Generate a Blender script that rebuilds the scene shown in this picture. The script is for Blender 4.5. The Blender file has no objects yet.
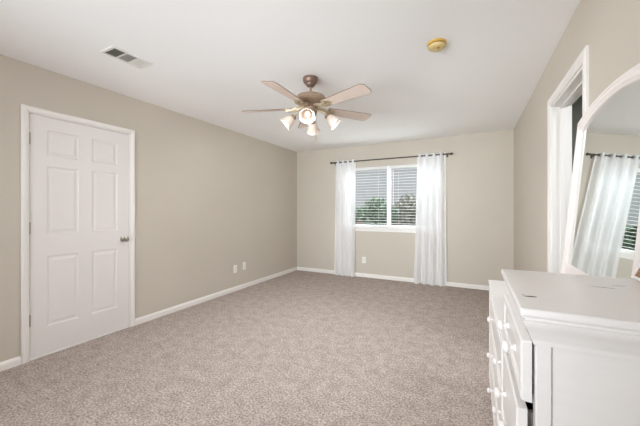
import bpy, bmesh, math, random
from mathutils import Vector, Matrix

random.seed(7)
S = bpy.context.scene
COL = S.collection
PI = math.pi
R = math.radians

# ------------------------------------------------------------------ camera
CAM_H = 1.24
cam = bpy.data.cameras.new('camera')
cam.sensor_width = 36.0
cam.lens = 299.6 / 640 * 36.0
cam.shift_y = -3.0 / 640
cam.clip_start = 0.02
cam_o = bpy.data.objects.new('camera', cam)
cam_o.location = (0, 0, CAM_H)
cam_o.rotation_euler = (R(90), 0, R(26.98))
COL.objects.link(cam_o)
S.camera = cam_o

# ------------------------------------------------------------------ room dimensions
XL, XR, YF, YB, CH = -3.24, 0.55, -0.65, 5.31, 2.44
T = 0.12

# ------------------------------------------------------------------ world, lights, exposure
world = bpy.data.worlds.new('sky')
S.world = world
world.use_nodes = True
wn = world.node_tree
bg = wn.nodes['Background']
sky = wn.nodes.new('ShaderNodeTexSky')
sky.sky_type = 'HOSEK_WILKIE'
sky.sun_direction = (0.3, -0.5, 0.8)
sky.turbidity = 8
mixw = wn.nodes.new('ShaderNodeMixRGB')
mixw.inputs[0].default_value = 0.75
mixw.inputs[2].default_value = (0.86, 0.88, 0.92, 1)
wn.links.new(sky.outputs[0], mixw.inputs[1])
wn.links.new(mixw.outputs[0], bg.inputs[0])
bg.inputs[1].default_value = 2.5


def area(name, loc, rot, sx, sy, power, colour):
    l = bpy.data.lights.new(name, 'AREA')
    l.shape = 'RECTANGLE'
    l.size, l.size_y = sx, sy
    l.energy = power
    l.color = colour
    o = bpy.data.objects.new(name, l)
    o.location = loc
    o.rotation_euler = rot
    COL.objects.link(o)
    return o


# fill beam through the added window behind the camera; daylight through the one ahead
P_WINDOW, P_LOW = 380.0, 33.0
area('daylight_window', (-1.34, YB + 0.95, 3.05), (R(-58), 0, 0), 2.4, 1.2, P_WINDOW, (0.86, 0.94, 1.0))
low_fill = area('added_fill', (-1.45, YF - 0.30, 1.35), (R(92.5), 0, R(-4)), 2.1, 1.6, P_LOW, (0.86, 0.94, 1.0))  # added beam that evens out the light towards the far wall
low_fill.data.spread = R(75)

vs = S.view_settings
vs.view_transform = 'Standard'
vs.look = 'None'
vs.exposure = 0.35
FAN_W = 18.0   # each lamp of the ceiling fan
vs.gamma = 1.0
vs.use_curve_mapping = False
S.cycles.max_bounces = 12
S.cycles.diffuse_bounces = 8
S.cycles.transparent_max_bounces = 24


# ------------------------------------------------------------------ materials
def lin(c):
    return tuple((v / 12.92 if v <= 0.04045 else ((v + 0.055) / 1.055) ** 2.4) for v in (x / 255 for x in c))


def mat(name, rgb, rough=0.5, metal=0.0, var=0.0, vscale=8.0, bump=0.0, bscale=80.0, spec=0.5, stretch=None):
    m = bpy.data.materials.new(name)
    m.use_nodes = True
    n = m.node_tree.nodes
    L = m.node_tree.links
    b = n['Principled BSDF']
    c = lin(rgb)
    b.inputs['Base Color'].default_value = (*c, 1)
    b.inputs['Roughness'].default_value = rough
    b.inputs['Metallic'].default_value = metal
    b.inputs['Specular IOR Level'].default_value = spec
    tc = n.new('ShaderNodeTexCoord')
    src = tc.outputs['Object']
    if stretch:
        mp = n.new('ShaderNodeMapping')
        mp.inputs['Scale'].default_value = stretch
        L.new(src, mp.inputs[0])
        src = mp.outputs[0]
    if var > 0:
        t = n.new('ShaderNodeTexNoise')
        t.inputs['Scale'].default_value = vscale
        t.inputs['Detail'].default_value = 4
        L.new(src, t.inputs['Vector'])
        r = n.new('ShaderNodeValToRGB')
        r.color_ramp.elements[0].position = 0.3
        r.color_ramp.elements[1].position = 0.7
        r.color_ramp.elements[0].color = (*(x * (1 - var) for x in c), 1)
        r.color_ramp.elements[1].color = (*(min(1, x * (1 + var)) for x in c), 1)
        L.new(t.outputs[0], r.inputs[0])
        L.new(r.outputs[0], b.inputs['Base Color'])
    if bump > 0:
        t2 = n.new('ShaderNodeTexNoise')
        t2.inputs['Scale'].default_value = bscale
        t2.inputs['Detail'].default_value = 3
        L.new(src, t2.inputs['Vector'])
        bp = n.new('ShaderNodeBump')
        bp.inputs['Strength'].default_value = bump
        bp.inputs['Distance'].default_value = 0.004
        L.new(t2.outputs[0], bp.inputs['Height'])
        L.new(bp.outputs[0], b.inputs['Normal'])
    return m


M = {}
M['wall'] = mat('beige_wall_paint', (199, 191, 178), 0.75, var=0.015, vscale=2, bump=0.12, bscale=160, spec=0.25)
M['ceiling'] = mat('white_ceiling_paint', (243, 242, 241), 0.9, bump=0.15, bscale=120, spec=0.1)
M['trim'] = mat('white_trim_paint', (233, 229, 224), 0.4, bump=0.02, bscale=60)
M['door'] = mat('white_door_paint', (228, 223, 220), 0.42, bump=0.05, bscale=90, stretch=(1, 1, 0.1))
M['white_metal'] = mat('white_enamel', (226, 223, 218), 0.4)
M['nickel'] = mat('satin_nickel', (172, 166, 156), 0.3, metal=1.0, bump=0.02, bscale=200)
M['bronze'] = mat('brushed_bronze', (170, 146, 126), 0.4, metal=0.45, var=0.08, vscale=30)
M['antique'] = mat('pale_antique_brass', (196, 180, 152), 0.35, metal=0.55, var=0.12, vscale=40)
M['dark_bronze'] = mat('dark_bronze', (132, 108, 96), 0.4, metal=0.5, var=0.1, vscale=30)
M['rod'] = mat('dark_rod_metal', (80, 72, 67), 0.4, metal=0.6, var=0.05, vscale=40)
M['blade'] = mat('washed_wood_blade', (214, 196, 184), 0.45, var=0.10, vscale=6, stretch=(1.5, 18, 18), bump=0.05, bscale=60)
M['blade_edge'] = mat('blade_edge_wood', (130, 108, 92), 0.5, var=0.1, vscale=20)
M['yellowed'] = mat('yellowed_plastic', (204, 166, 84), 0.45, var=0.12, vscale=25)
M['yellowed_dark'] = mat('yellowed_plastic_dark', (150, 112, 42), 0.5, var=0.1, vscale=30)
M['yellowed_lit'] = mat('yellowed_plastic_lit', (208, 184, 128), 0.4, var=0.10, vscale=25)  # paler tone paints in bright light reflected by the cover
M['plastic'] = mat('white_outlet_plastic', (236, 233, 226), 0.35, var=0.01)
M['slot'] = mat('dark_slot', (40, 38, 36), 0.6, var=0.05)
M['duct_shade'] = mat('duct_shade_grey', (140, 138, 132), 0.6, metal=0.2, var=0.1)  # grey that stands in for shade inside the vent
M['furn'] = mat('white_furniture_paint', (234, 230, 227), 0.3, var=0.012, vscale=14, bump=0.05, bscale=50, stretch=(1, 6, 6))
M['furn_in'] = mat('painted_drawer_wood', (150, 146, 140), 0.7, var=0.1, vscale=12, stretch=(1, 1, 8))
M['chip'] = mat('bare_dark_wood_chip', (52, 46, 44), 0.7, var=0.2, vscale=90)
M['scuff'] = mat('grey_scuff', (160, 156, 154), 0.6, var=0.1, vscale=90)
M['frame'] = mat('white_mirror_frame_paint', (236, 228, 223), 0.4, var=0.015, vscale=12, bump=0.03, bscale=60)
M['slat'] = mat('white_blind_slat', (224, 223, 220), 0.45, var=0.01)
M['vinyl'] = mat('white_vinyl', (240, 240, 240), 0.35, var=0.01)
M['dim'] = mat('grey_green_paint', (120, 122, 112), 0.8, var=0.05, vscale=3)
M['leaf'] = mat('green_leaves', (116, 136, 110), 0.6, var=0.35, vscale=9)
M['leaf_olive'] = mat('olive_leaves', (146, 144, 128), 0.6, var=0.35, vscale=9)
M['leaf_dark'] = mat('dark_leaves', (122, 114, 108), 0.7, var=0.35, vscale=9)
M['bark'] = mat('bark', (98, 82, 70), 0.9, var=0.3, vscale=20, bump=0.4)
M['fence'] = mat('weathered_fence_wood', (140, 114, 104), 0.85, var=0.25, vscale=5, stretch=(9, 9, 1), bump=0.2)
M['ground'] = mat('dry_lawn', (146, 132, 122), 0.95, var=0.3, vscale=3, bump=0.3)
M['siding'] = mat('grey_siding', (172, 172, 171), 0.8, var=0.04, vscale=3)
M['shingle'] = mat('grey_shingles', (120, 118, 116), 0.9, var=0.2, vscale=30, bump=0.3)
M['photo_brown'] = mat('brown_wood_grain', (150, 104, 62), 0.5, var=0.45, vscale=10, stretch=(2, 2, 14))

# carpet: two scales of mottled tuft colour plus a deep bump
m = bpy.data.materials.new('beige_carpet')
m.use_nodes = True
n, L = m.node_tree.nodes, m.node_tree.links
b = n['Principled BSDF']
b.inputs['Roughness'].default_value = 0.98
b.inputs['Specular IOR Level'].default_value = 0.05
tc = n.new('ShaderNodeTexCoord')


def noise(scale, detail=3.0, rough=0.6):
    t = n.new('ShaderNodeTexNoise')
    t.inputs['Scale'].default_value = scale
    t.inputs['Detail'].default_value = detail
    t.inputs['Roughness'].default_value = rough
    L.new(tc.outputs['Object'], t.inputs['Vector'])
    return t


def ramp(fac, p0, c0, p1, c1):
    r = n.new('ShaderNodeValToRGB')
    r.color_ramp.elements[0].position, r.color_ramp.elements[0].color = p0, (*lin(c0), 1)
    r.color_ramp.elements[1].position, r.color_ramp.elements[1].color = p1, (*lin(c1), 1)
    L.new(fac, r.inputs[0])
    return r


fine = noise(80, 3, 0.75)
big = noise(11.0, 6, 0.75)
r1 = ramp(fine.outputs[0], 0.36, (140, 127, 119), 0.64, (220, 208, 200))
r2 = ramp(big.outputs[0], 0.36, (226, 222, 220), 0.62, (255, 254, 253))
mx = n.new('ShaderNodeMixRGB')
mx.blend_type = 'MULTIPLY'
mx.inputs[0].default_value = 1.0
L.new(r1.outputs[0], mx.inputs[1])
L.new(r2.outputs[0], mx.inputs[2])
L.new(mx.outputs[0], b.inputs['Base Color'])
bp = n.new('ShaderNodeBump')
bp.inputs['Strength'].default_value = 0.6
bp.inputs['Distance'].default_value = 0.010
L.new(fine.outputs[0], bp.inputs['Height'])
L.new(bp.outputs[0], b.inputs['Normal'])
M['carpet'] = m

# mirror glass
m = mat('silvered_mirror', (232, 236, 234), 0.015, metal=1.0)
M['mirror'] = m

# window glass: clear pane with a faint reflection
m = bpy.data.materials.new('window_glass')
m.use_nodes = True
n, L = m.node_tree.nodes, m.node_tree.links
n.remove(n['Principled BSDF'])
tr = n.new('ShaderNodeBsdfTransparent')
tr.inputs[0].default_value = (0.86, 0.88, 0.88, 1)
gl = n.new('ShaderNodeBsdfGlossy')
gl.inputs['Roughness'].default_value = 0.02
mxs = n.new('ShaderNodeMixShader')
fr = n.new('ShaderNodeFresnel')
fr.inputs[0].default_value = 1.0005
L.new(fr.outputs[0], mxs.inputs[0])
L.new(tr.outputs[0], mxs.inputs[1])
L.new(gl.outputs[0], mxs.inputs[2])
L.new(mxs.outputs[0], n['Material Output'].inputs[0])
M['glass'] = m

# sheer curtain cloth
m = bpy.data.materials.new('white_sheer_voile')
m.use_nodes = True
n, L = m.node_tree.nodes, m.node_tree.links
n.remove(n['Principled BSDF'])
tc = n.new('ShaderNodeTexCoord')
wv = n.new('ShaderNodeTexNoise')
wv.inputs['Scale'].default_value = 120
L.new(tc.outputs['Object'], wv.inputs['Vector'])
df = n.new('ShaderNodeBsdfDiffuse')
df.inputs[0].default_value = (0.97, 0.97, 0.975, 1)
tl = n.new('ShaderNodeBsdfTranslucent')
tl.inputs[0].default_value = (0.97, 0.97, 0.975, 1)
tr = n.new('ShaderNodeBsdfTransparent')
m1 = n.new('ShaderNodeMixShader')
m1.inputs[0].default_value = 0.2
m2 = n.new('ShaderNodeMixShader')
mr = n.new('ShaderNodeMapRange')
mr.inputs['To Min'].default_value = 0.14
mr.inputs['To Max'].default_value = 0.32
L.new(wv.outputs[0], mr.inputs[0])
L.new(df.outputs[0], m1.inputs[1])
L.new(tl.outputs[0], m1.inputs[2])
L.new(mr.outputs[0], m2.inputs[0])
L.new(m1.outputs[0], m2.inputs[1])
L.new(tr.outputs[0], m2.inputs[2])
L.new(m2.outputs[0], n['Material Output'].inputs[0])
M['voile'] = m

# frosted lamp glass (lit from inside)
m = mat('frosted_lamp_glass', (240, 226, 214), 0.35, var=0.03, vscale=20)
b = m.node_tree.nodes['Principled BSDF']
b.inputs['Emission Color'].default_value = (1.0, 0.90, 0.80, 1)
b.inputs['Emission Strength'].default_value = 0.03
b.inputs['Transmission Weight'].default_value = 0.35
M['lamp_glass'] = m
m = mat('lit_bulb', (255, 245, 230), 0.4, var=0.01)
b = m.node_tree.nodes['Principled BSDF']
b.inputs['Emission Color'].default_value = (1.0, 0.90, 0.76, 1)
b.inputs['Emission Strength'].default_value = 0.4
M['bulb'] = m


# ------------------------------------------------------------------ mesh helpers
class MB:
    def __init__(self):
        self.bm = bmesh.new()

    def box(self, a, b, bevel=0.0, seg=2, mtx=None):
        r = bmesh.ops.create_cube(self.bm, size=1)
        vs_ = r['verts']
        for v in vs_:
            v.co = Vector([a[i] + (v.co[i] + 0.5) * (b[i] - a[i]) for i in range(3)])
        if bevel > 0:
            es = list({e for v in vs_ for e in v.link_edges})
            rb = bmesh.ops.bevel(self.bm, geom=es, offset=bevel, segments=seg, affect='EDGES', profile=0.5)
            vs_ = list({v for f in rb['faces'] for v in f.verts} | {v for v in vs_ if v.is_valid})
        if mtx is not None:
            bmesh.ops.transform(self.bm, matrix=mtx, verts=[v for v in vs_ if v.is_valid])
        return self

    def lathe(self, prof, mtx=None, seg=28, caps=True):
        rings = []
        for (r, z) in prof:
            ring = []
            for i in range(seg):
                a = 2 * PI * i / seg
                p = Vector((r * math.cos(a), r * math.sin(a), z))
                ring.append(self.bm.verts.new(mtx @ p if mtx is not None else p))
            rings.append(ring)
        for k in range(len(rings) - 1):
            for i in range(seg):
                j = (i + 1) % seg
                self.bm.faces.new((rings[k][i], rings[k][j], rings[k + 1][j], rings[k + 1][i]))
        if caps:
            self.bm.faces.new(list(reversed(rings[0])))
            self.bm.faces.new(rings[-1])
        return self

    def tube(self, pts, r, seg=10):
        pts = [Vector(p) for p in pts]
        rings = []
        for k, p in enumerate(pts):
            d = (pts[min(k + 1, len(pts) - 1)] - pts[max(k - 1, 0)]).normalized()
            up = Vector((0, 0, 1)) if abs(d.z) < 0.95 else Vector((1, 0, 0))
            s = d.cross(up).normalized()
            t = s.cross(d)
            rr = r[k] if isinstance(r, (list, tuple)) else r
            rings.append([self.bm.verts.new(p + (s * math.cos(2 * PI * i / seg) + t * math.sin(2 * PI * i / seg)) * rr) for i in range(seg)])
        for k in range(len(rings) - 1):
            for i in range(seg):
                j = (i + 1) % seg
                self.bm.faces.new((rings[k][i], rings[k][j], rings[k + 1][j], rings[k + 1][i]))
        self.bm.faces.new(list(reversed(rings[0])))
        self.bm.faces.new(rings[-1])
        return self

    def loft(self, loops, closed_path=False, cap=True):
        """loops: lists of points, each a closed section; consecutive ones are bridged."""
        rings = [[self.bm.verts.new(p) for p in lp] for lp in loops]
        N = len(rings[0])
        K = len(rings)
        for k in range(K if closed_path else K - 1):
            A, B = rings[k], rings[(k + 1) % K]
            for i in range(N):
                j = (i + 1) % N
                self.bm.faces.new((A[i], A[j], B[j], B[i]))
        if cap and not closed_path:
            self.bm.faces.new(list(reversed(rings[0])))
            self.bm.faces.new(rings[-1])
        return self

    def prism(self, poly, axis_fn, d0, d1):
        a = [self.bm.verts.new(axis_fn(p, d0)) for p in poly]
        b = [self.bm.verts.new(axis_fn(p, d1)) for p in poly]
        N = len(poly)
        for i in range(N):
            j = (i + 1) % N
            self.bm.faces.new((a[i], a[j], b[j], b[i]))
        self.bm.faces.new(list(reversed(a)))
        self.bm.faces.new(b)
        return self

    def build(self, name, material, parent=None, smooth=False):
        bmesh.ops.recalc_face_normals(self.bm, faces=self.bm.faces)
        me = bpy.data.meshes.new(name)
        self.bm.to_mesh(me)
        self.bm.free()
        me.materials.append(material)
        if smooth:
            for p in me.polygons:
                p.use_smooth = True
            me.set_sharp_from_angle(angle=R(40))
        o = bpy.data.objects.new(name, me)
        COL.objects.link(o)
        if parent is not None:
            o.parent = parent
        return o


def tag(o, label=None, cat=None, group=None, kind=None):
    if label:
        o['label'] = label
    if cat:
        o['category'] = cat
    if group:
        o['group'] = group
    if kind:
        o['kind'] = kind
    return o


def empty(name, loc=(0, 0, 0), rz=0.0):
    o = bpy.data.objects.new(name, None)
    o.empty_display_size = 0.1
    o.location = loc
    o.rotation_euler = (0, 0, rz)
    COL.objects.link(o)
    return o


def struct(o, label, cat):
    return tag(o, label, cat, kind='structure')


def copy_tree(o, parent=None):
    c = o.copy()
    COL.objects.link(c)
    if parent is not None:
        c.parent = parent
    for ch in list(o.children):
        copy_tree(ch, c)
    return c


# ------------------------------------------------------------------ the room shell
struct(MB().box((XL - T, YF - T, -0.1), (XR + T, YB + T, 0)).build('floor', M['carpet']),
       'beige cut pile carpet covering the whole bedroom floor', 'carpet')
struct(MB().box((XL - T, YF - T, CH), (XR + T, YB + T, CH + 0.1)).build('ceiling', M['ceiling']),
       'flat white painted bedroom ceiling', 'ceiling')


def wall_with_opening(name, plane, lo, hi, inner, outer, op):
    """plane 'x' = wall normal along X, spanning Y lo..hi ; op=(a0,a1,z0,z1)"""
    mb = MB()

    def bx(a0, a1, z0, z1):
        if a1 - a0 < 1e-4 or z1 - z0 < 1e-4:
            return
        i, o = min(inner, outer), max(inner, outer)
        if plane == 'x':
            mb.box((i, a0, z0), (o, a1, z1))
        else:
            mb.box((a0, i, z0), (a1, o, z1))
    a0, a1, z0, z1 = op
    bx(lo, a0, 0, CH)
    bx(a1, hi, 0, CH)
    bx(a0, a1, 0, z0)
    bx(a0, a1, z1, CH)
    bmesh.ops.remove_doubles(mb.bm, verts=mb.bm.verts, dist=1e-5)
    return mb.build(name, M['wall'])


# left door opening, right doorway, back window, added front window
LD = (1.098, 1.922, 0.0, 2.050)
RD = (2.125, 2.90, 0.0, 2.05)
BW = (-2.17, -0.51, 0.918, 2.03)
FW = (-2.60, -0.30, 0.45, 2.15)
struct(wall_with_opening('wall_left', 'x', YF, YB, XL, XL - T, LD), 'long beige wall on the left with the white panel door', 'wall')
struct(wall_with_opening('wall_right', 'x', YF, YB, XR, XR + T, RD), 'beige wall on the right behind the mirror', 'wall')
struct(wall_with_opening('wall_back', 'y', XL - T, XR + T, YB, YB + T, BW), 'beige far wall with the curtained window', 'wall')
struct(wall_with_opening('wall_front', 'y', XL - T, XR + T, YF, YF - T, FW), 'beige wall behind the camera with an added wide window opening for light', 'wall')

# baseboards: profiled
BH, BT = 0.068, 0.013
prof = [(0, 0), (BT, 0), (BT, BH - 0.022), (BT - 0.004, BH - 0.012), (BT - 0.008, BH - 0.004), (0.003, BH), (0, BH)]


def baseboard(name, segs, label):
    mb = MB()
    for (p0, p1, nrm) in segs:
        p0, p1, nrm = Vector((*p0, 0)), Vector((*p1, 0)), Vector((*nrm, 0))
        mb.loft([[p + nrm * a + Vector((0, 0, h)) for a, h in prof] for p in (p0, p1)])
    struct(mb.build(name, M['trim']), label, 'baseboard')


baseboard('baseboard_left', [((XL, YF), (XL, 1.054), (1, 0)), ((XL, 1.966), (XL, YB), (1, 0))], 'white baseboard along the left wall')
baseboard('baseboard_back', [((XL + BT, YB), (XR - BT, YB), (0, -1))], 'white baseboard under the curtained window')
baseboard('baseboard_right', [((XR, YF), (XR, 2.06), (-1, 0)), ((XR, 2.965), (XR, YB), (-1, 0))], 'white baseboard along the right wall')
baseboard('baseboard_front', [((XL + BT, YF), (XR - BT, YF), (0, 1))], 'white baseboard on the wall behind the camera')


# casing section: (offset outward from opening, projection from the wall)
CAS = [(0.0, 0.0), (0.0, 0.010), (0.008, 0.013), (0.016, 0.013), (0.022, 0.017), (0.050, 0.019), (0.058, 0.016), (0.065, 0.012), (0.065, 0.0)]


def casing_loft(mb, x, nx, y0, y1, z1, sec=CAS):
    """3-sided casing around a door opening in an X-normal wall."""
    def pt(y, z, pr):
        return Vector((x + nx * pr, y, z))
    loops = []
    loops.append([pt(y0 - o, 0, p) for o, p in sec])
    loops.append([pt(y0 - o, z1 + o, p) for o, p in sec])
    loops.append([pt(y1 + o, z1 + o, p) for o, p in sec])
    loops.append([pt(y1 + o, 0, p) for o, p in sec])
    mb.loft(loops)


# ------------------------------------------------------------------ door_1: white six-panel door on the left wall
y0, y1, _, z1 = LD
d1 = empty('door_1', (XL, y0, 0))
struct(d1, 'closed white six panel door in the left wall', 'door')


def loc_build(mb, name, material, parent, smooth=False):
    """mesh made in world coordinates, stored relative to its (unrotated) parent"""
    off = Vector(parent.location)
    pp = parent.parent
    while pp is not None:
        off += Vector(pp.location)
        pp = pp.parent
    bmesh.ops.translate(mb.bm, verts=mb.bm.verts, vec=-off)
    return mb.build(name, material, parent, smooth)


mb = MB()
casing_loft(mb, XL, 1, y0, y1, z1, [(-0.006 + o * 0.75, p) for o, p in CAS])
loc_build(mb, 'casing', M['trim'], d1)
mb = MB()
mb.box((XL - T, y0, 0), (XL, y0 + 0.012, z1))
mb.box((XL - T, y1 - 0.012, 0), (XL, y1, z1))
mb.box((XL - T, y0, z1 - 0.012), (XL, y1, z1))
mb.box((XL - 0.060, y0 + 0.012, 0), (XL - 0.043, y0 + 0.026, z1 - 0.012))
mb.box((XL - 0.060, y1 - 0.026, 0), (XL - 0.043, y1 - 0.012, z1 - 0.012))
loc_build(mb, 'jamb', M['trim'], d1)
mb = MB()
mb.box((XL - T, y0 + 0.012, 0), (XL + 0.006, y1 - 0.012, 0.014), 0.004)
loc_build(mb, 'threshold', M['trim'], d1)

# slab with moulded panels
sy0, sy1, sz0, sz1 = y0 + 0.0155, y1 - 0.0145, 0.022, z1 - 0.0155
xf, xb = XL - 0.003, XL - 0.040
W, H = sy1 - sy0, sz1 - sz0
st, mid = 0.112, 0.105
pw = (W - 2 * st - mid) / 2
cols = [(sy0 + st, sy0 + st + pw), (sy1 - st - pw, sy1 - st)]
rows = [(0.245, 0.845), (1.030, 1.614), (1.700, 1.925)]
mb = MB()
ys = sorted({sy0, sy1, *[v for c in cols for v in c]})
zs = sorted({sz0, sz1, *[v for r in rows for v in r]})
vg = {(y, z): mb.bm.verts.new((xf, y, z)) for y in ys for z in zs}
for i in range(len(ys) - 1):
    for j in range(len(zs) - 1):
        c = ((ys[i] + ys[i + 1]) / 2, (zs[j] + zs[j + 1]) / 2)
        inp = any(a < c[0] < b_ for a, b_ in cols) and any(a < c[1] < b_ for a, b_ in rows)
        q = [vg[(ys[i], zs[j])], vg[(ys[i + 1], zs[j])], vg[(ys[i + 1], zs[j + 1])], vg[(ys[i], zs[j + 1])]]
        if not inp:
            mb.bm.faces.new(q)
        else:
            prev = q
            for ins, dep in ((0.008, 0.006), (0.020, 0.0065), (0.038, 0.002), (0.042, 0.0015)):
                a0, a1, b0, b1 = ys[i] + ins, ys[i + 1] - ins, zs[j] + ins, zs[j + 1] - ins
                ring = [mb.bm.verts.new((xf - dep, y, z)) for y, z in ((a0, b0), (a1, b0), (a1, b1), (a0, b1))]
                for k in range(4):
                    mb.bm.faces.new((prev[k], prev[(k + 1) % 4], ring[(k + 1) % 4], ring[k]))
                prev = ring
            mb.bm.faces.new(prev)
# edges and back
back = [mb.bm.verts.new((xb, y, z)) for y, z in ((sy0, sz0), (sy1, sz0), (sy1, sz1), (sy0, sz1))]
mb.bm.faces.new(list(reversed(back)))
bot = [vg[(y, sz0)] for y in ys]
top = [vg[(y, sz1)] for y in ys]
lef = [vg[(sy0, z)] for z in zs]
rig = [vg[(sy1, z)] for z in zs]
mb.bm.faces.new(bot + [back[1], back[0]])
mb.bm.faces.new(top + [back[2], back[3]])
mb.bm.faces.new(lef + [back[3], back[0]])
mb.bm.faces.new(rig + [back[2], back[1]])
slab = loc_build(mb, 'door_panel', M['door'], d1)
# knob and hinges
ky, kz = 1.852, 0.940
mx = Matrix.Translation((xf, ky, kz)) @ Matrix.Rotation(R(90), 4, 'Y')
mb = MB()
mb.lathe([(0.0, 0.0), (0.032, 0.0), (0.032, 0.004), (0.026, 0.009), (0.012, 0.012), (0.011, 0.034), (0.020, 0.040),
          (0.027, 0.048), (0.028, 0.056), (0.024, 0.064), (0.012, 0.069), (0.0005, 0.070)], mx)
loc_build(mb, 'door_knob', M['nickel'], d1, True)
mb = MB()
mb.box((xf - 0.03, sy1 - 0.001, kz - 0.03), (xf - 0.002, sy1 + 0.003, kz + 0.03), 0.001)
loc_build(mb, 'latch_plate', M['nickel'], d1)
for hz in (0.33, 1.09, 1.83):
    mb = MB()
    mx = Matrix.Translation((XL + 0.003, y0 + 0.0125, hz - 0.045))
    mb.lathe([(0.0055, 0.0), (0.0055, 0.09)], mx, 12)
    mb.lathe([(0.001, -0.006), (0.004, -0.003), (0.004, 0.0)], mx, 12)
    mb.lathe([(0.004, 0.09), (0.004, 0.093), (0.001, 0.096)], mx, 12)
    mb.box((XL - 0.02, y0 + 0.0125, hz - 0.045), (XL + 0.001, y0 + 0.0148, hz + 0.045))
    loc_build(mb, 'hinge', M['nickel'], d1, True)

# ------------------------------------------------------------------ door_2: cased doorway on the right wall, dim closet beyond
y0, y1, _, z1 = RD
d2 = empty('door_2', (XR, y0, 0))
struct(d2, 'white cased doorway in the right wall behind the mirror', 'doorway')
mb = MB()
casing_loft(mb, XR, -1, y0, y1, z1)
loc_build(mb, 'casing', M['trim'], d2)
mb = MB()
mb.box((XR, y0, 0), (XR + T, y0 + 0.016, z1))
mb.box((XR, y1 - 0.016, 0), (XR + T, y1, z1))
mb.box((XR, y0, z1 - 0.016), (XR + T, y1, z1))
loc_build(mb, 'jamb', M['trim'], d2)
mb = MB()
for a in ((y0 + 0.016, y0 + 0.028), (y1 - 0.028, y1 - 0.016)):
    mb.box((XR + 0.050, a[0], 0), (XR + 0.082, a[1], z1 - 0.016), 0.002)
mb.box((XR + 0.050, y0 + 0.016, z1 - 0.028), (XR + 0.082, y1 - 0.016, z1 - 0.016), 0.002)
loc_build(mb, 'door_stop', M['trim'], d2)
# small dim room beyond
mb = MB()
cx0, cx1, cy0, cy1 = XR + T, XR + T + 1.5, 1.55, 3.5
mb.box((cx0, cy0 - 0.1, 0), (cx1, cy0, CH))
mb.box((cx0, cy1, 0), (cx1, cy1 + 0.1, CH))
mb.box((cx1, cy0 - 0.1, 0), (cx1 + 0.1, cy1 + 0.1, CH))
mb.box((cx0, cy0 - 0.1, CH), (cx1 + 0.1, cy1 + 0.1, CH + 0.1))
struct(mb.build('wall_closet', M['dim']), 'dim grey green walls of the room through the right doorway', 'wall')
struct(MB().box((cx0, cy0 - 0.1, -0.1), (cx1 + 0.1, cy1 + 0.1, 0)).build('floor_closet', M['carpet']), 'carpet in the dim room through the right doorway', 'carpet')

cl = empty('closet_fill', (cx0 + 0.75, 2.5, CH))  # added fixture, out of view; lifts the dark doorway
tag(cl, 'unseen round ceiling light added to brighten the room through the right doorway', 'ceiling light')
MB().lathe([(0.12, 0.0), (0.12, -0.02), (0.11, -0.022)], None, 28).build('base', M['white_metal'], cl, True)
MB().lathe([(0.11, -0.021), (0.10, -0.05), (0.06, -0.075), (0.001, -0.085)], None, 28).build('glass_bowl', M['lamp_glass'], cl, True)
area('closet_fill_lamp', (cx0 + 0.75, 2.5, CH - 0.10), (0, 0, 0), 0.2, 0.2, 16.0, (0.95, 0.97, 1.0))  # emitter of the added closet light

# ------------------------------------------------------------------ window_1 in the far wall
wx0, wx1, wz0, wz1 = BW
wxm = (wx0 + wx1) / 2
w1 = empty('window_1', (wxm, YB, wz0))
struct(w1, 'white framed double window in the far wall with open blinds', 'window')
mb = MB()
fy0, fy1 = YB + 0.075, YB + T - 0.002
fw = 0.045
mb.box((wx0, fy0, wz0), (wx0 + fw, fy1, wz1), 0.003)
mb.box((wx1 - fw, fy0, wz0), (wx1, fy1, wz1), 0.003)
mb.box((wx0 + fw, fy0, wz1 - fw), (wx1 - fw, fy1, wz1), 0.003)
mb.box((wx0 + fw, fy0, wz0), (wx1 - fw, fy1, wz0 + fw), 0.003)
loc_build(mb, 'window_frame', M['vinyl'], w1)
mb = MB()
mb.box((wxm - 0.026, YB + 0.004, wz0 + 0.012), (wxm + 0.026, fy1, wz1), 0.003)
loc_build(mb, 'mullion', M['vinyl'], w1)
mb = MB()
mb.box((wx0 - 0.035, YB - 0.035, wz0 - 0.018), (wx1 + 0.035, YB, wz0 + 0.010), 0.005)
mb.box((wx0, YB - 0.001, wz0 - 0.001), (wx1, fy0, wz0 + 0.010))
mb.box((wx0 - 0.02, YB - 0.014, wz0 - 0.07), (wx1 + 0.02, YB, wz0 - 0.018), 0.003)
loc_build(mb, 'window_sill', M['trim'], w1)
for (a, b_) in ((wx0 + fw, wxm - 0.026), (wxm + 0.026, wx1 - fw)):
    mb = MB()
    mb.box((a, YB + 0.098, wz0 + fw), (b_, YB + 0.102, wz1 - fw))
    loc_build(mb, 'pane', M['glass'], w1)

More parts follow.
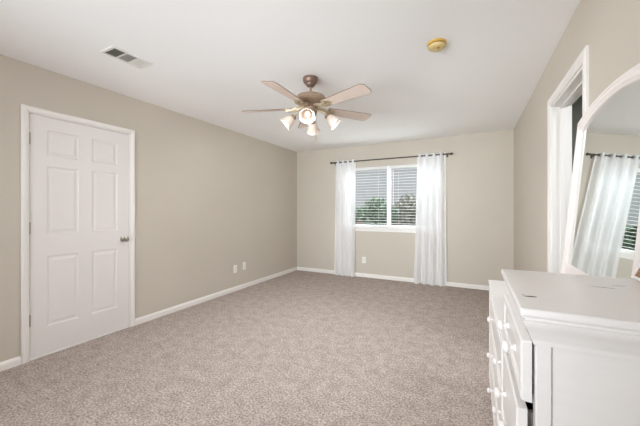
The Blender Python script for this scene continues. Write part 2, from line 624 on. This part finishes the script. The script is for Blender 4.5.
# blinds, one in each half
for k, (a, b_) in enumerate(((wx0 + 0.006, wxm - 0.029), (wxm + 0.029, wx1 - 0.006))):
    bl = empty('window_blind', ((a + b_) / 2, YB + 0.035, wz1))
    tag(bl, ('white horizontal slat blind in the left half of the window' if k == 0 else
             'white horizontal slat blind in the right half of the window'), 'blind', 'slat blinds in the far window')
    hw = (b_ - a) / 2
    MB().box((-hw, -0.026, -0.050), (hw, 0.024, -0.001), 0.004).build('headrail', M['slat'], bl)
    mb = MB()
    zt, zb = -0.060, -(wz1 - wz0) + 0.045
    nsl = 20
    pitch = (zt - zb) / nsl
    for i in range(nsl):
        z = zt - pitch * (i + 0.3)
        mx = Matrix.Translation((0, 0, z)) @ Matrix.Rotation(R(4), 4, 'X')
        arc = [(-0.024, -0.0012), (-0.012, 0.0), (0.0, 0.0004), (0.012, 0.0), (0.024, -0.0012)]
        lo = [[mx @ Vector((x, yy, zz)) for yy, zz in arc] + [mx @ Vector((x, yy, zz - 0.0018)) for yy, zz in reversed(arc)] for x in (-hw, hw)]
        mb.loft(lo)
    mb.build('slats', M['slat'], bl)
    MB().box((-hw, -0.024, zb - 0.030), (hw, 0.022, zb - 0.008), 0.004).build('bottom_rail', M['slat'], bl)
    for s in (-0.62, 0.62):
        mb = MB()
        mb.tube([(s * hw, -0.0255, -0.1), (s * hw, -0.0255, zb - 0.01)], 0.0012, 6)
        mb.build('ladder_cord', M['slat'], bl)
    mb = MB()
    mb.tube([(-hw + 0.06, -0.031, -0.08), (-hw + 0.06, -0.031, -0.70)], 0.0035, 8)
    mb.build('tilt_wand', M['vinyl'], bl)

# fill_window behind the camera: unseen, added to let in fill light
gx0, gx1, gz0, gz1 = FW
w2 = empty('fill_window', ((gx0 + gx1) / 2, YF, gz0))
struct(w2, 'unseen wide white framed window added behind the camera to let in light', 'window')
mb = MB()
a, b_ = YF - 0.11, YF - 0.06
mb.box((gx0, a, gz0), (gx0 + 0.05, b_, gz1))
mb.box((gx1 - 0.05, a, gz0), (gx1, b_, gz1))
mb.box((gx0 + 0.05, a, gz1 - 0.05), (gx1 - 0.05, b_, gz1))
mb.box((gx0 + 0.05, a, gz0), (gx1 - 0.05, b_, gz0 + 0.05))
mb.box(((gx0 + gx1) / 2 - 0.03, a, gz0 + 0.05), ((gx0 + gx1) / 2 + 0.03, b_, gz1 - 0.05))
loc_build(mb, 'window_frame', M['vinyl'], w2)

# ------------------------------------------------------------------ curtain rod and sheers
RODY, RODZ = YB - 0.085, 2.142
rod = empty('curtain_rod', (-1.36, RODY, RODZ))
tag(rod, 'thin dark metal curtain rod above the far window', 'curtain rod')
rx0, rx1 = -2.40 + 1.36, -0.32 + 1.36
mb = MB()
mb.tube([(rx0, 0, 0), (rx1, 0, 0)], 0.0105, 14)
mb.build('pole', M['rod'], rod, True)
for s, x in ((-1, rx0), (1, rx1)):
    mx = Matrix.Translation((x, 0, 0)) @ Matrix.Rotation(R(90 * s), 4, 'Y')
    mb = MB()
    mb.lathe([(0.0105, -0.01), (0.016, -0.008), (0.016, 0.004), (0.012, 0.008), (0.019, 0.016), (0.021, 0.026), (0.017, 0.036), (0.001, 0.042)], mx, 18)
    mb.build('finial', M['rod'], rod, True)
for x in (rx0 + 0.045, rx1 - 0.045):
    mb = MB()
    mb.box((x - 0.009, 0.0, -0.014), (x + 0.009, 0.085, -0.008))
    mb.box((x - 0.012, 0.080, -0.040), (x + 0.012, 0.085, 0.026), 0.001)
    mb.tube([(x, -0.013, 0.006), (x, -0.014, -0.006), (x, -0.006, -0.014), (x, 0.006, -0.014)], 0.005, 8)
    mb.build('bracket', M['rod'], rod)


def curtain(label, xt0, xt1, xb0, xb1, folds, seed, phase):
    rnd = random.Random(seed)
    c = empty('sheer_curtain', ((xt0 + xt1) / 2, RODY, 0.006))
    tag(c, label, 'curtain', 'sheer curtains at the far window')
    cx = (xt0 + xt1) / 2
    NU, NV = folds * 22, 60
    zt = RODZ + 0.032 - 0.006
    mb = MB()
    grid = []
    amp_f = [rnd.uniform(0.6, 1.25) for _ in range(folds * 2 + 4)]
    for j in range(NV + 1):
        v = j / NV
        z = zt * (1 - v)
        row = []
        for i in range(NU + 1):
            u = i / NU
            uu = u + 0.012 * math.sin(5 * u + 3.1 * v + seed) * v
            x = (xt0 + (xb0 - xt0) * v ** 1.3) * (1 - uu) + (xt1 + (xb1 - xt1) * v ** 1.3) * uu
            ph = u * folds * 2 * PI + phase
            k = int(ph / PI)
            a = 0.030 * (1 - v) + v * 0.034 * amp_f[k]
            y = a * math.sin(ph) + 0.008 * v * math.sin(ph * 0.5 + 1.3 + 2 * v)
            if j == NV:
                y *= 1.08
            row.append(mb.bm.verts.new((x - cx, min(y, 0.066), z)))
        grid.append(row)
    for j in range(NV):
        for i in range(NU):
            mb.bm.faces.new((grid[j][i], grid[j][i + 1], grid[j + 1][i + 1], grid[j + 1][i]))
    mb.build('panel', M['voile'], c, True)
    # top band (doubled hem)
    mb = MB()
    g2 = []
    for j in range(2):
        row = []
        for i in range(NU + 1):
            p = grid_pts(xt0, xt1, folds, phase, i / NU)
            row.append(mb.bm.verts.new((p[0] - cx, p[1] - 0.0015, zt - 0.085 * j)))
        g2.append(row)
    for i in range(NU):
        mb.bm.faces.new((g2[0][i], g2[0][i + 1], g2[1][i + 1], g2[1][i]))
    mb.build('header_hem', M['voile'], c, True)
    # grommets where the cloth crosses the rod
    for k in range(folds * 2 + 1):
        u = (k * PI - phase) / (folds * 2 * PI)
        if not 0.01 < u < 0.99:
            continue
        p = grid_pts(xt0, xt1, folds, phase, u)
        dirn = 1 if k % 2 == 0 else -1
        ang = math.atan2(0.030 * folds * 2 * PI * dirn, (xt1 - xt0))
        mx = Matrix.Translation((p[0] - cx, 0, RODZ - 0.006)) @ Matrix.Rotation(ang, 4, 'Z') @ Matrix.Rotation(R(90), 4, 'X')
        mb = MB()
        ring = []
        for q in range(20):
            t = 2 * PI * q / 20
            ctr = Vector((math.cos(t) * 0.0205, math.sin(t) * 0.0205, 0))
            rad = Vector((math.cos(t), math.sin(t), 0))
            ring.append([mx @ (ctr + rad * 0.0045 * math.cos(w * PI / 3) + Vector((0, 0, 0.003 * math.sin(w * PI / 3)))) for w in range(6)])
        mb.loft(ring, closed_path=True)
        mb.build('grommet', M['nickel'], c, True)
    return c


def grid_pts(xt0, xt1, folds, phase, u):
    x = xt0 * (1 - u) + xt1 * u
    return (x, 0.030 * math.sin(u * folds * 2 * PI + phase))


curtain('narrow white sheer curtain hanging left of the window', -2.33, -1.93, -2.36, -1.945, 4, 3, 0.9)
curtain('wide white sheer curtain over the right end of the window', -0.83, -0.385, -0.895, -0.37, 4, 11, 2.2)


# ------------------------------------------------------------------ outlets
def outlet(label, loc, rz):
    o = empty('wall_outlet', loc, rz)
    tag(o, label, 'outlet', 'wall outlets near the baseboard')
    MB().box((-0.036, -0.006, -0.058), (0.036, 0.0, 0.058), 0.0025).build('cover_plate', M['plastic'], o)
    for z in (-0.021, 0.021):
        mx = Matrix.Translation((0, -0.0055, z)) @ Matrix.Rotation(R(90), 4, 'X')
        s = MB().lathe([(0.0165, 0.0), (0.0165, 0.0025), (0.015, 0.0032)], mx, 20).build('socket', M['plastic'], o, True)
        mb = MB()
        for dx in (-0.0065, 0.0065):
            mb.box((dx - 0.0012, -0.0094, z - 0.001), (dx + 0.0012, -0.0084, z + 0.007))
        mb.box((-0.002, -0.0094, z - 0.009), (0.002, -0.0084, z - 0.005))
        mb.build('slots', M['slot'], s)
    MB().lathe([(0.003, 0), (0.003, 0.0012)], Matrix.Translation((0, -0.006, 0)) @ Matrix.Rotation(R(90), 4, 'X'), 12).build('screw', M['nickel'], o)
    return o


outlet('white outlet plate on the left wall, nearer the door', (XL, 3.497, 0.338), R(90))
outlet('white outlet plate on the left wall, nearer the far corner', (XL, 3.70, 0.352), R(90))
outlet('white outlet plate on the far wall under the window', (-1.791, YB, 0.316), 0)

# ------------------------------------------------------------------ ceiling vent
vt = empty('ceiling_vent', (-2.42, 1.415, CH))
tag(vt, 'white rectangular ceiling air vent with three louvred sections', 'vent')
mb = MB()
hx, hy = 0.088, 0.154
segs = [(-0.132, -0.050), (-0.041, 0.041), (0.050, 0.132)]
ox = 0.066
mb.box((-hx, -hy, -0.008), (-ox, hy, 0), 0.003)
mb.box((ox, -hy, -0.008), (hx, hy, 0), 0.003)
edges = [(-hy, segs[0][0]), (segs[0][1], segs[1][0]), (segs[1][1], segs[2][0]), (segs[2][1], hy)]
for e in edges:
    mb.box((-ox, e[0], -0.008), (ox, e[1], 0), 0.001)
mb.build('vent_frame', M['white_metal'], vt)
MB().box((-ox, segs[0][0], -0.0015), (ox, segs[2][1], -0.0005)).build('backing', M['duct_shade'], vt)  # plate coloured like the shade behind the louvers
for k, (a, b_) in enumerate(segs):
    mb = MB()
    if k == 1:
        for i in range(9):
            x = -ox + 0.0147 * (i + 0.5)
            mx = Matrix.Translation((x, 0, -0.006)) @ Matrix.Rotation(R(20), 4, 'Y')
            mb.box((-0.0042, a, -0.0006), (0.0045, b_, 0.0006), mtx=mx)
    else:
        for i in range(6):
            y = a + (b_ - a) * (i + 0.5) / 6
            mx = Matrix.Translation((0, y, -0.006)) @ Matrix.Rotation(R(38 if k == 0 else 0), 4, 'X')
            w = 0.0042 if k == 0 else 0.0054
            mb.box((-ox, -w, -0.0006), (ox, w, 0.0006), mtx=mx)
    mb.build('louver', M['duct_shade'] if k == 0 else M['white_metal'], vt)  # first louver greyed as if shaded; the metal itself is white

# ------------------------------------------------------------------ smoke detector
sd = empty('smoke_detector', (-0.2295, 2.302, CH))
tag(sd, 'round yellowed smoke detector on the ceiling', 'smoke detector')
MB().lathe([(0.066, 0.0), (0.066, -0.012), (0.062, -0.014)], None, 36).build('base', M['yellowed'], sd, True)
MB().lathe([(0.056, -0.013), (0.056, -0.022)], None, 36).build('vent_ring', M['yellowed_dark'], sd, True)
MB().lathe([(0.061, -0.021), (0.060, -0.030), (0.052, -0.038), (0.034, -0.043), (0.001, -0.044)], None, 36).build('cover', M['yellowed_lit'], sd, True)  # cover paled to paint in reflected light
MB().lathe([(0.009, -0.042), (0.009, -0.046), (0.001, -0.047)], Matrix.Translation((0.012, -0.02, 0)), 16).build('test_button', M['yellowed_dark'], sd, True)

# ------------------------------------------------------------------ ceiling fan
fan = empty('ceiling_fan', (-1.312, 2.385, CH))
tag(fan, 'bronze ceiling fan with five pale blades and four lit glass shades', 'ceiling fan')
MB().lathe([(0.030, 0.0), (0.066, 0.0), (0.068, -0.006), (0.067, -0.026), (0.062, -0.042), (0.052, -0.054), (0.044, -0.058), (0.040, -0.070), (0.030, -0.080), (0.014, -0.084)], None, 32).build('canopy', M['dark_bronze'], fan, True)
MB().lathe([(0.0115, -0.085), (0.0115, -0.155)], None, 16).build('downrod', M['bronze'], fan, True)
MB().lathe([(0.014, -0.132), (0.022, -0.136), (0.040, -0.146), (0.082, -0.154), (0.122, -0.170), (0.140, -0.188), (0.144, -0.205), (0.144, -0.212),
            (0.138, -0.216), (0.138, -0.222), (0.124, -0.230), (0.088, -0.240), (0.070, -0.246)], None, 40).build('motor_housing', M['bronze'], fan, True)
MB().lathe([(0.060, -0.244), (0.060, -0.262), (0.056, -0.266), (0.056, -0.272)], None, 32).build('flywheel', M['dark_bronze'], fan, True)
MB().lathe([(0.050, -0.270), (0.058, -0.276), (0.058, -0.325), (0.050, -0.338), (0.030, -0.350), (0.012, -0.356), (0.010, -0.366), (0.001, -0.370)], None, 32).build('switch_housing', M['bronze'], fan, True)

FWD = 26.98


def cam_dir(deg):
    """direction measured from camera-right towards camera-forward"""
    return R(deg + FWD)


BZ = -0.275
first = None
for ang in (98.5, 170.5, 242.5, 314.5, 26.5):
    a = cam_dir(ang)
    # blade: rounded-corner paddle with a pitch, in radial coordinates
    r0, r1 = 0.175, 0.640
    outline = []
    for t in (0.0, 0.25, 0.5, 0.75, 1.0):
        outline.append((r0 + (r1 - 0.03 - r0) * t, 0.046 + 0.022 * t))
    outline += [(r1 - 0.006, 0.052), (r1, 0.036)]
    poly = outline + [(x, -y) for x, y in reversed(outline)]
    mx = Matrix.Rotation(a, 4, 'Z') @ Matrix.Translation((0, 0, BZ)) @ Matrix.Rotation(R(-13), 4, 'X')
    mb = MB()
    mb.prism(poly, lambda p, d: mx @ Vector((p[0], p[1], d)), -0.003, 0.003)
    bl = mb.build('blade', M['blade'], fan)
    # trim strip: dark edge banding of the blade
    mb = MB()
    outer = [mx @ Vector((p[0], p[1], 0)) for p in poly]
    mb.tube([*outer, outer[0]], 0.0034, 6)
    mb.build('edge_band', M['blade_edge'], bl)
    # blade iron: scrolled bracket
    mb = MB()
    mz = Matrix.Rotation(a, 4, 'Z')
    for s in (-1, 1):
        path = [(0.052, 0.010 * s, -0.258), (0.085, 0.020 * s, -0.266), (0.115, 0.034 * s, -0.274), (0.145, 0.030 * s, -0.284), (0.175, 0.026 * s, -0.290 - 0.006 * s), (0.215, 0.030 * s, -0.292 - 0.006 * s)]
        mb.tube([mz @ Vector(p) for p in path], [0.008, 0.008, 0.009, 0.009, 0.009, 0.006], 8)
    mb.tube([mz @ Vector(p) for p in ((0.050, 0, -0.258), (0.10, 0, -0.272), (0.16, 0, -0.289), (0.235, 0, -0.292))], [0.010, 0.011, 0.010, 0.006], 8)
    mb.prism([(0.165, -0.03), (0.20, -0.042), (0.245, -0.028), (0.262, 0.0), (0.245, 0.028), (0.20, 0.042), (0.165, 0.03)],
             lambda p, d: mx @ Vector((p[0], p[1], d)), -0.0065, -0.003)
    mb.build('blade_bracket', M['antique'], fan, True)

lamp_pts = []
for ang in (265, 175, 85, -5):
    a = cam_dir(ang)
    mz = Matrix.Rotation(a, 4, 'Z')
    mb = MB()
    path = [(0.050, 0, -0.306), (0.085, 0, -0.304), (0.118, 0, -0.312), (0.138, 0, -0.330), (0.146, 0, -0.348)]
    mb.tube([mz @ Vector(p) for p in path], 0.0075, 10)
    arm = mb.build('lamp_arm', M['antique'], fan, True)
    tilt = 49
    base = mz @ Matrix.Translation((0.146, 0, -0.346)) @ Matrix.Rotation(R(180 - tilt), 4, 'Y')
    MB().lathe([(0.012, -0.006), (0.022, 0.0), (0.027, 0.010), (0.027, 0.026), (0.025, 0.028)], base, 24).build('socket_cup', M['bronze'], arm, True)
    # bell glass with rippled lip
    mb = MB()
    seg = 36
    pr = [(0.024, 0.018), (0.034, 0.030), (0.044, 0.050), (0.049, 0.072), (0.052, 0.092), (0.059, 0.108), (0.068, 0.118)]
    pin = [(max(r - 0.003, 0.004), z + (0.001 if i == len(pr) - 1 else 0)) for i, (r, z) in enumerate(pr)]
    loops = []
    for idx, (r, z) in enumerate(pr + list(reversed(pin))):
        lip = max(0.0, (z - 0.09) / 0.03)
        loops.append([base @ Vector(((r + 0.0015 * lip * math.cos(6 * 2 * PI * i / seg)) * math.cos(2 * PI * i / seg),
                                     (r + 0.0015 * lip * math.cos(6 * 2 * PI * i / seg)) * math.sin(2 * PI * i / seg), z)) for i in range(seg)])
    mb.loft(loops, cap=False)
    mb.build('lamp_shade', M['lamp_glass'], fan, True)
    MB().lathe([(0.010, 0.022), (0.012, 0.036), (0.020, 0.052), (0.025, 0.068), (0.022, 0.084), (0.012, 0.095), (0.001, 0.098)], base, 20).build('bulb', M['bulb'], fan, True)
    lamp_pts.append(Matrix.Translation(fan.location) @ base @ Matrix.Translation((0, 0, 0.13)) @ Matrix.Rotation(R(tilt - 34), 4, 'Y'))
# pull chain
mb = MB()
pc = Vector((0.052 * math.cos(cam_dir(-10)), 0.052 * math.sin(cam_dir(-10)), 0))
mb.tube([(pc.x, pc.y, -0.325), (pc.x, pc.y, -0.545)], 0.0018, 6)
ch = mb.build('pull_chain', M['nickel'], fan)
MB().lathe([(0.002, 0.0), (0.007, -0.008), (0.009, -0.022), (0.006, -0.034), (0.001, -0.038)], Matrix.Translation((pc.x, pc.y, -0.543)), 14).build('pull_fob', M['bronze'], ch, True)
for mtx in lamp_pts:
    l = bpy.data.lights.new('fan_lamp', 'SPOT')
    l.energy = FAN_W
    l.color = (0.94, 0.965, 1.0)
    l.spot_size = R(180)
    l.spot_blend = 0.35
    l.shadow_soft_size = 0.07
    o = bpy.data.objects.new('fan_lamp', l)
    o.matrix_world = mtx @ Matrix.Rotation(PI, 4, 'X')     # a spot shines along its own -Z: out of the shade
    COL.objects.link(o)


# ------------------------------------------------------------------ drawer furniture
def knob(mb_parent, loc, scale=1.0):
    mx = Matrix.Translation(loc) @ Matrix.Rotation(R(-90), 4, 'Y') @ Matrix.Scale(scale, 4)
    mb = MB()
    mb.lathe([(0.010, -0.001), (0.010, 0.003), (0.0065, 0.007), (0.0065, 0.013), (0.011, 0.017), (0.0165, 0.021), (0.0175, 0.026), (0.0155, 0.031), (0.009, 0.0345), (0.0005, 0.0355)], mx, 24)
    return mb.build('knob', M['furn'], mb_parent, True)


def furniture(name, label, cat, x0, x1, y0, y1, top_h, over, rows, knob_ys, corn_h, slab_t, pulls, group=None):
    """case from x0 (front, faces -X) to x1 (back); top overhangs by `over` on three sides"""
    root = empty(name, ((x0 + x1) / 2, (y0 + y1) / 2, 0))
    tag(root, label, cat, group)
    cx, cy = root.location.x, root.location.y
    case_top = top_h - corn_h - slab_t

    def lb(mb, nm, material, smooth=False, parent=None):
        bmesh.ops.translate(mb.bm, verts=mb.bm.verts, vec=(-cx, -cy, 0))
        return mb.build(nm, material, parent or root, smooth)
    # carcass: posts, side panels, back, rails
    ps = 0.028
    mb = MB()
    for (a, b_) in ((x0, x0 + ps), (x1 - ps, x1)):
        for (c, d) in ((y0, y0 + ps), (y1 - ps, y1)):
            mb.box((a, c, 0), (b_, d, case_top), 0.0025)
    for (c, d) in ((y0 + 0.005, y0 + 0.018), (y1 - 0.018, y1 - 0.005)):
        mb.box((x0 + ps + 0.0015, c, 0.10), (x1 - ps - 0.0015, d, case_top))
        mb.box((x0 + ps, c - 0.002 if c < cy else c, 0.06), (x1 - ps, d if c < cy else d + 0.002, 0.10), 0.002)
    mb.box((x1 - 0.014, y0 + ps, 0.06), (x1 - 0.006, y1 - ps, case_top))
    mb.box((x0 + 0.02, y0 + 0.016, 0.06), (x1 - 0.01, y1 - 0.016, 0.075))
    z = case_top
    zr = [case_top]
    zz = case_top - 0.008
    for rh in rows:
        zz -= rh + 0.016
        zr.append(zz + 0.008)
    for z in zr:
        mb.box((x0 + 0.001, y0 + ps, max(z - 0.010, 0.04)), (x0 + 0.03, y1 - ps, z if z == case_top else z + 0.008))
    mb.box((x0 + 0.004, y0 + ps, 0.0), (x0 + 0.022, y1 - ps, max(zr[-1] - 0.006, 0.03)), 0.002)
    lb(mb, 'case', M['furn'])
    # cornice: cove moulding swept round three sides, then the top slab
    sec = [(0.0, case_top - 0.010), (0.004, case_top - 0.010), (0.005, case_top - 0.002)]
    for (fo, fz) in ((0.16, 0.02), (0.26, 0.10), (0.34, 0.22), (0.44, 0.36), (0.58, 0.50), (0.72, 0.62), (0.80, 0.74), (0.82, 0.84), (0.72, 0.87), (0.72, 1.0)):
        sec.append((over * fo, case_top + corn_h * fz))
    sec += [(0.0, case_top + corn_h)]
    loops = []
    for (px, py, ox_, oy_) in ((x1, y0, 0, -1), (x0, y0, -1, -1), (x0, y1, -1, 1), (x1, y1, 0, 1)):
        loops.append([Vector((px + ox_ * o, py + oy_ * o, z)) for o, z in sec])
    mb = MB()
    mb.loft(loops)
    mb.box((x0, y0, case_top), (x1, y1, case_top + corn_h - 0.001))
    lb(mb, 'cornice', M['furn'], True)
    mb = MB()
    mb.box((x0 - over, y0 - over, top_h - slab_t), (x1, y1 + over, top_h), 0.005, 3)
    lb(mb, 'top', M['furn'], True)
    # drawers
    zt = case_top - 0.008
    for k, rh in enumerate(rows):
        zb = zt - rh
        pull = pulls[k]
        fx1 = x0 - 0.001 - pull
        fx0 = fx1 - 0.020
        dr = empty('drawer')
        dr.parent = root
        dr.location = (fx0 - cx, 0, (zt + zb) / 2)
        yy0, yy1 = y0 + 0.006 - cy, y1 - 0.006 - cy
        hh = rh / 2
        mb = MB()
        # front with a lipped edge and a raised field
        def ring(ins, xx):
            return [Vector((xx, yy0 + ins, -hh + ins)), Vector((xx, yy1 - ins, -hh + ins)), Vector((xx, yy1 - ins, hh - ins)), Vector((xx, yy0 + ins, hh - ins))]
        mb.loft([ring(0, 0.020), ring(0, 0.004), ring(0.004, 0.0), ring(0.020, 0.0), ring(0.026, 0.006), ring(0.040, 0.003)])
        mb.build('drawer_front', M['furn'], dr)
        mb = MB()
        bx1 = (x1 - 0.03) - fx0 - 0.02
        bw0, bw1 = yy0 + ps, yy1 - ps
        for (c, d) in ((bw0, bw0 + 0.012), (bw1 - 0.012, bw1)):
            mb.box((0.020, c, -hh + 0.02), (bx1, d, hh - 0.02))
        mb.box((bx1 - 0.012, bw0, -hh + 0.02), (bx1, bw1, hh - 0.02))
        mb.box((0.020, bw0, -hh + 0.02), (bx1, bw1, -hh + 0.028))
        mb.build('drawer_box', M['furn_in'], dr)
        for ky in knob_ys:
            knob(dr, (0.0035, ky - cy, 0), 0.85)
        zt = zb - 0.016
    return root


chest = furniture('chest_of_drawers', 'tall white chest of drawers in the foreground with a chipped top', 'chest of drawers',
                  0.117, 0.515, 0.762, 1.166, 1.04, 0.030, [0.130, 0.250, 0.250, 0.190], (0.885, 1.045), 0.052, 0.018,
                  [0.004, 0.012, 0.003, 0.003])
ccx, ccy = chest.location.x, chest.location.y


def mark(nm, material, pts, z, t=0.0004):
    mb = MB()
    mb.prism([(x - ccx, y - ccy) for x, y in pts], lambda p, d: Vector((p[0], p[1], z + d)), -0.0002, t)
    return mb.build(nm, material, chest)


def sliver(c, length, width, ang, n=10, seed=1):
    rnd = random.Random(seed)
    pts = []
    for i in range(n):
        a = 2 * PI * i / n
        w = 0.75 + 0.5 * rnd.random()
        p = Vector((math.cos(a) * length / 2 * (1 if n < 6 else w), math.sin(a) * width / 2 * w))
        pts.append((c[0] + p.x * math.cos(ang) - p.y * math.sin(ang), c[1] + p.x * math.sin(ang) + p.y * math.cos(ang)))
    return pts


tag(mark('paint_chip', M['chip'], sliver((0.121, 0.838), 0.026, 0.009, R(8), 12, 4), 1.04), 'dark chip in the white paint')
tag(mark('paint_chip', M['chip'], sliver((0.106, 0.846), 0.006, 0.003, R(20), 8, 5), 1.04), 'tiny dark chip in the white paint')
tag(mark('scuff_mark', M['scuff'], sliver((0.300, 1.02), 0.045, 0.004, R(-5), 12, 8), 1.04), 'thin grey scuff')
tag(mark('scuff_mark', M['scuff'], sliver((0.345, 1.06), 0.030, 0.003, R(10), 12, 9), 1.04), 'thin grey scuff')

furniture('dresser', 'lower white three drawer dresser beyond the tall chest, under the mirror', 'dresser',
          0.126, 0.535, 1.233, 2.412, 0.747, 0.026, [0.200, 0.200, 0.190], (1.51, 2.07), 0.040, 0.018, [0.001, 0.002, 0.001])

# ------------------------------------------------------------------ arched mirror leaning at the back of the dresser
MY, MZ0 = 1.615, 0.748
mir = empty('dresser_mirror', (0.420, MY, MZ0))
tag(mir, 'arched white framed mirror standing on the dresser against the right wall', 'mirror')
LEAN = math.atan(0.089)
mir.rotation_euler = (0, LEAN, 0)


def outline(ins, nseg=24):
    """arch outline, inset by ins; (y, z) local, counter-clockwise from bottom left"""
    hw_ = 0.397 - ins
    zb_ = 0.0 + (ins if ins < 0.02 else 0.02 + (ins - 0.02) * 9.0)
    sh = 0.946 - ins * 1.25
    pk = 1.004 - ins * 1.1
    pts = [(-hw_, zb_), (hw_, zb_), (hw_, sh)]
    # shoulder notch then the arch
    na = nseg
    for i in range(na + 1):
        t = i / na
        y = hw_ * (1 - 2 * t) * 0.985
        s = abs(1 - 2 * t)
        pts.append((y, sh + 0.006 + (pk - sh - 0.006) * (1 - s ** 2.1)))
    pts.append((-hw_, sh))
    return pts


layers = [(a * 0.72, b * 0.55 if b < 0.005 else b) for a, b in [(0.0, 0.012), (0.0, -0.018), (0.004, -0.024), (0.016, -0.026), (0.022, -0.020), (0.026, -0.020), (0.030, -0.024), (0.040, -0.024), (0.048, -0.014), (0.056, -0.008), (0.058, 0.002), (0.058, 0.012)]]
mb = MB()
loops = []
for ins, dx in layers:
    loops.append([Vector((dx, y, z)) for y, z in outline(ins)])
# bridge loops as a closed tube of section layers
mb.loft(loops, closed_path=True)
mb.build('mirror_frame', M['frame'], mir)
mb = MB()
ol = outline(0.038)
mb.prism(ol, lambda p, d: Vector((d, p[0], p[1])), 0.003, 0.006)
mb.build('mirror_glass', M['mirror'], mir)
mb = MB()
ol = outline(0.036)
mb.prism(ol, lambda p, d: Vector((d, p[0], p[1])), 0.007, 0.012)
mb.build('backboard', M['furn_in'], mir)

# ------------------------------------------------------------------ small framed picture on the chest
pf = empty('picture_frame', (0.413, 1.112, 1.043))
tag(pf, 'small white edged brown wooden picture frame at the back corner of the chest', 'picture frame')
pf.rotation_euler = (0, R(24), 0)
mb = MB()
fwid, fh = 0.070, 0.15
for (a, b_) in (((-fwid, 0), (fwid, 0.008)), ((-fwid, fh - 0.008), (fwid, fh)), ((-fwid, 0.008), (-fwid + 0.008, fh - 0.008)), ((fwid - 0.008, 0.008), (fwid, fh - 0.008))):
    mb.box((-0.006, a[0], a[1]), (0.006, b_[0], b_[1]), 0.001)
mb.build('frame', M['frame'], pf)
MB().box((-0.002, -fwid + 0.007, 0.007), (0.004, fwid - 0.007, fh - 0.007)).build('picture', M['photo_brown'], pf)
mb = MB()
s, c = math.sin(R(24)), math.cos(R(24))
mb.tube([(0.005, 0, 0.09), (0.005 + 0.030, 0, 0.0 + 0.004 - (0.035) * math.tan(R(-24)) * 0 + 0.018)], 0.003, 8)
mb.build('easel_leg', M['photo_brown'], pf)

# ------------------------------------------------------------------ outside the window
struct(MB().box((-14, YB + T + 0.02, -0.25), (10, 26, -0.15)).build('ground', M['ground']), 'dry pale ground outside the far window', 'ground')


def bush(name, label, loc, rx, rz, hgt, n, material, seed):
    rnd = random.Random(seed)
    o = empty(name, loc)
    tag(o, label, 'bush', 'bushes outside the window')
    mb = MB()
    for _ in range(5):
        a = rnd.uniform(0, 2 * PI)
        mb.tube([(0, 0, 0), (0.1 * rx * math.cos(a), 0.1 * rx * math.sin(a), hgt * 0.45), (0.5 * rx * math.cos(a), 0.5 * rx * math.sin(a), hgt)], [0.035, 0.025, 0.008], 6)
    mb.build('stem', M['bark'], o)
    mb = MB()
    for _ in range(n):
        d = Vector((rnd.gauss(0, 1), rnd.gauss(0, 1), rnd.gauss(0, 1))).normalized() * rnd.uniform(0.45, 1.0)
        lump = 1 + 0.22 * math.sin(4 * d.x + seed) * math.cos(5 * d.z + seed)
        p = Vector((d.x * rx * lump, d.y * rx * 0.8 * lump, hgt + d.z * rz * lump))
        q = Matrix.Translation(p) @ Matrix.Rotation(rnd.uniform(0, 6.3), 4, 'Z') @ Matrix.Rotation(rnd.uniform(-1.2, 1.2), 4, 'X')
        s_ = rnd.uniform(0.06, 0.12)
        vv = [mb.bm.verts.new(q @ Vector(v)) for v in ((0, -s_, 0), (s_ * 0.5, 0, s_ * 0.12), (0, s_, 0), (-s_ * 0.5, 0, s_ * 0.12))]
        mb.bm.faces.new(vv)
    mb.build('foliage', material, o)


bush('leafy_bush', 'bright green leafy bush behind the left window pane', (-2.55, 8.8, -0.15), 0.62, 0.50, 1.18, 1500, M['leaf'], 2)
bush('leafy_bush', 'small green bush at the left edge of the window view', (-3.75, 9.6, -0.15), 0.36, 0.36, 1.12, 700, M['leaf'], 5)
bush('olive_bush', 'sparse olive bush behind the right window pane', (-1.80, 9.6, -0.15), 0.48, 0.60, 1.25, 800, M['leaf_olive'], 8)
bush('dark_bush', 'dark brownish tree crown behind the right window pane', (-0.60, 10.6, -0.15), 0.50, 0.55, 1.62, 900, M['leaf_dark'], 12)

fen = empty('wooden_fence', (-2.0, 12.0, -0.15))
tag(fen, 'brown weathered board fence outside the window', 'fence')
mb = MB()
for i in range(100):
    x = -7.5 + 0.15 * i
    mb.box((x, 0, 0.02), (x + 0.142, 0.02, 1.42 + 0.012 * math.sin(i * 2.3)))
mb.build('boards', M['fence'], fen)
mb = MB()
for z in (0.3, 1.1):
    mb.box((-7.5, 0.02, z), (7.5, 0.06, z + 0.09))
mb.build('rails', M['fence'], fen)
for i in range(7):
    MB().box((-7.2 + 2.4 * i, 0.06, 0), (-7.1 + 2.4 * i, 0.16, 1.4)).build('post', M['fence'], fen)

hs = empty('neighbour_house', (-2.0, 17.0, -0.15))
tag(hs, 'grey sided neighbouring house beyond the fence', 'house')
mb = MB()
for i in range(24):
    mb.box((-11, 0.0 - 0.012 * 0, 0.2 * i), (11, 0.05, 0.2 * i + 0.195))
mb.box((-11, 0.03, 0), (11, 6, 4.8))
mb.build('wall', M['siding'], hs)
mb = MB()
mb.prism([(-0.6, 4.7), (3.0, 6.6), (6.6, 4.7)], lambda p, d: Vector((d, p[0], p[1])), -11.5, 11.5)
mb.build('roof', M['shingle'], hs)
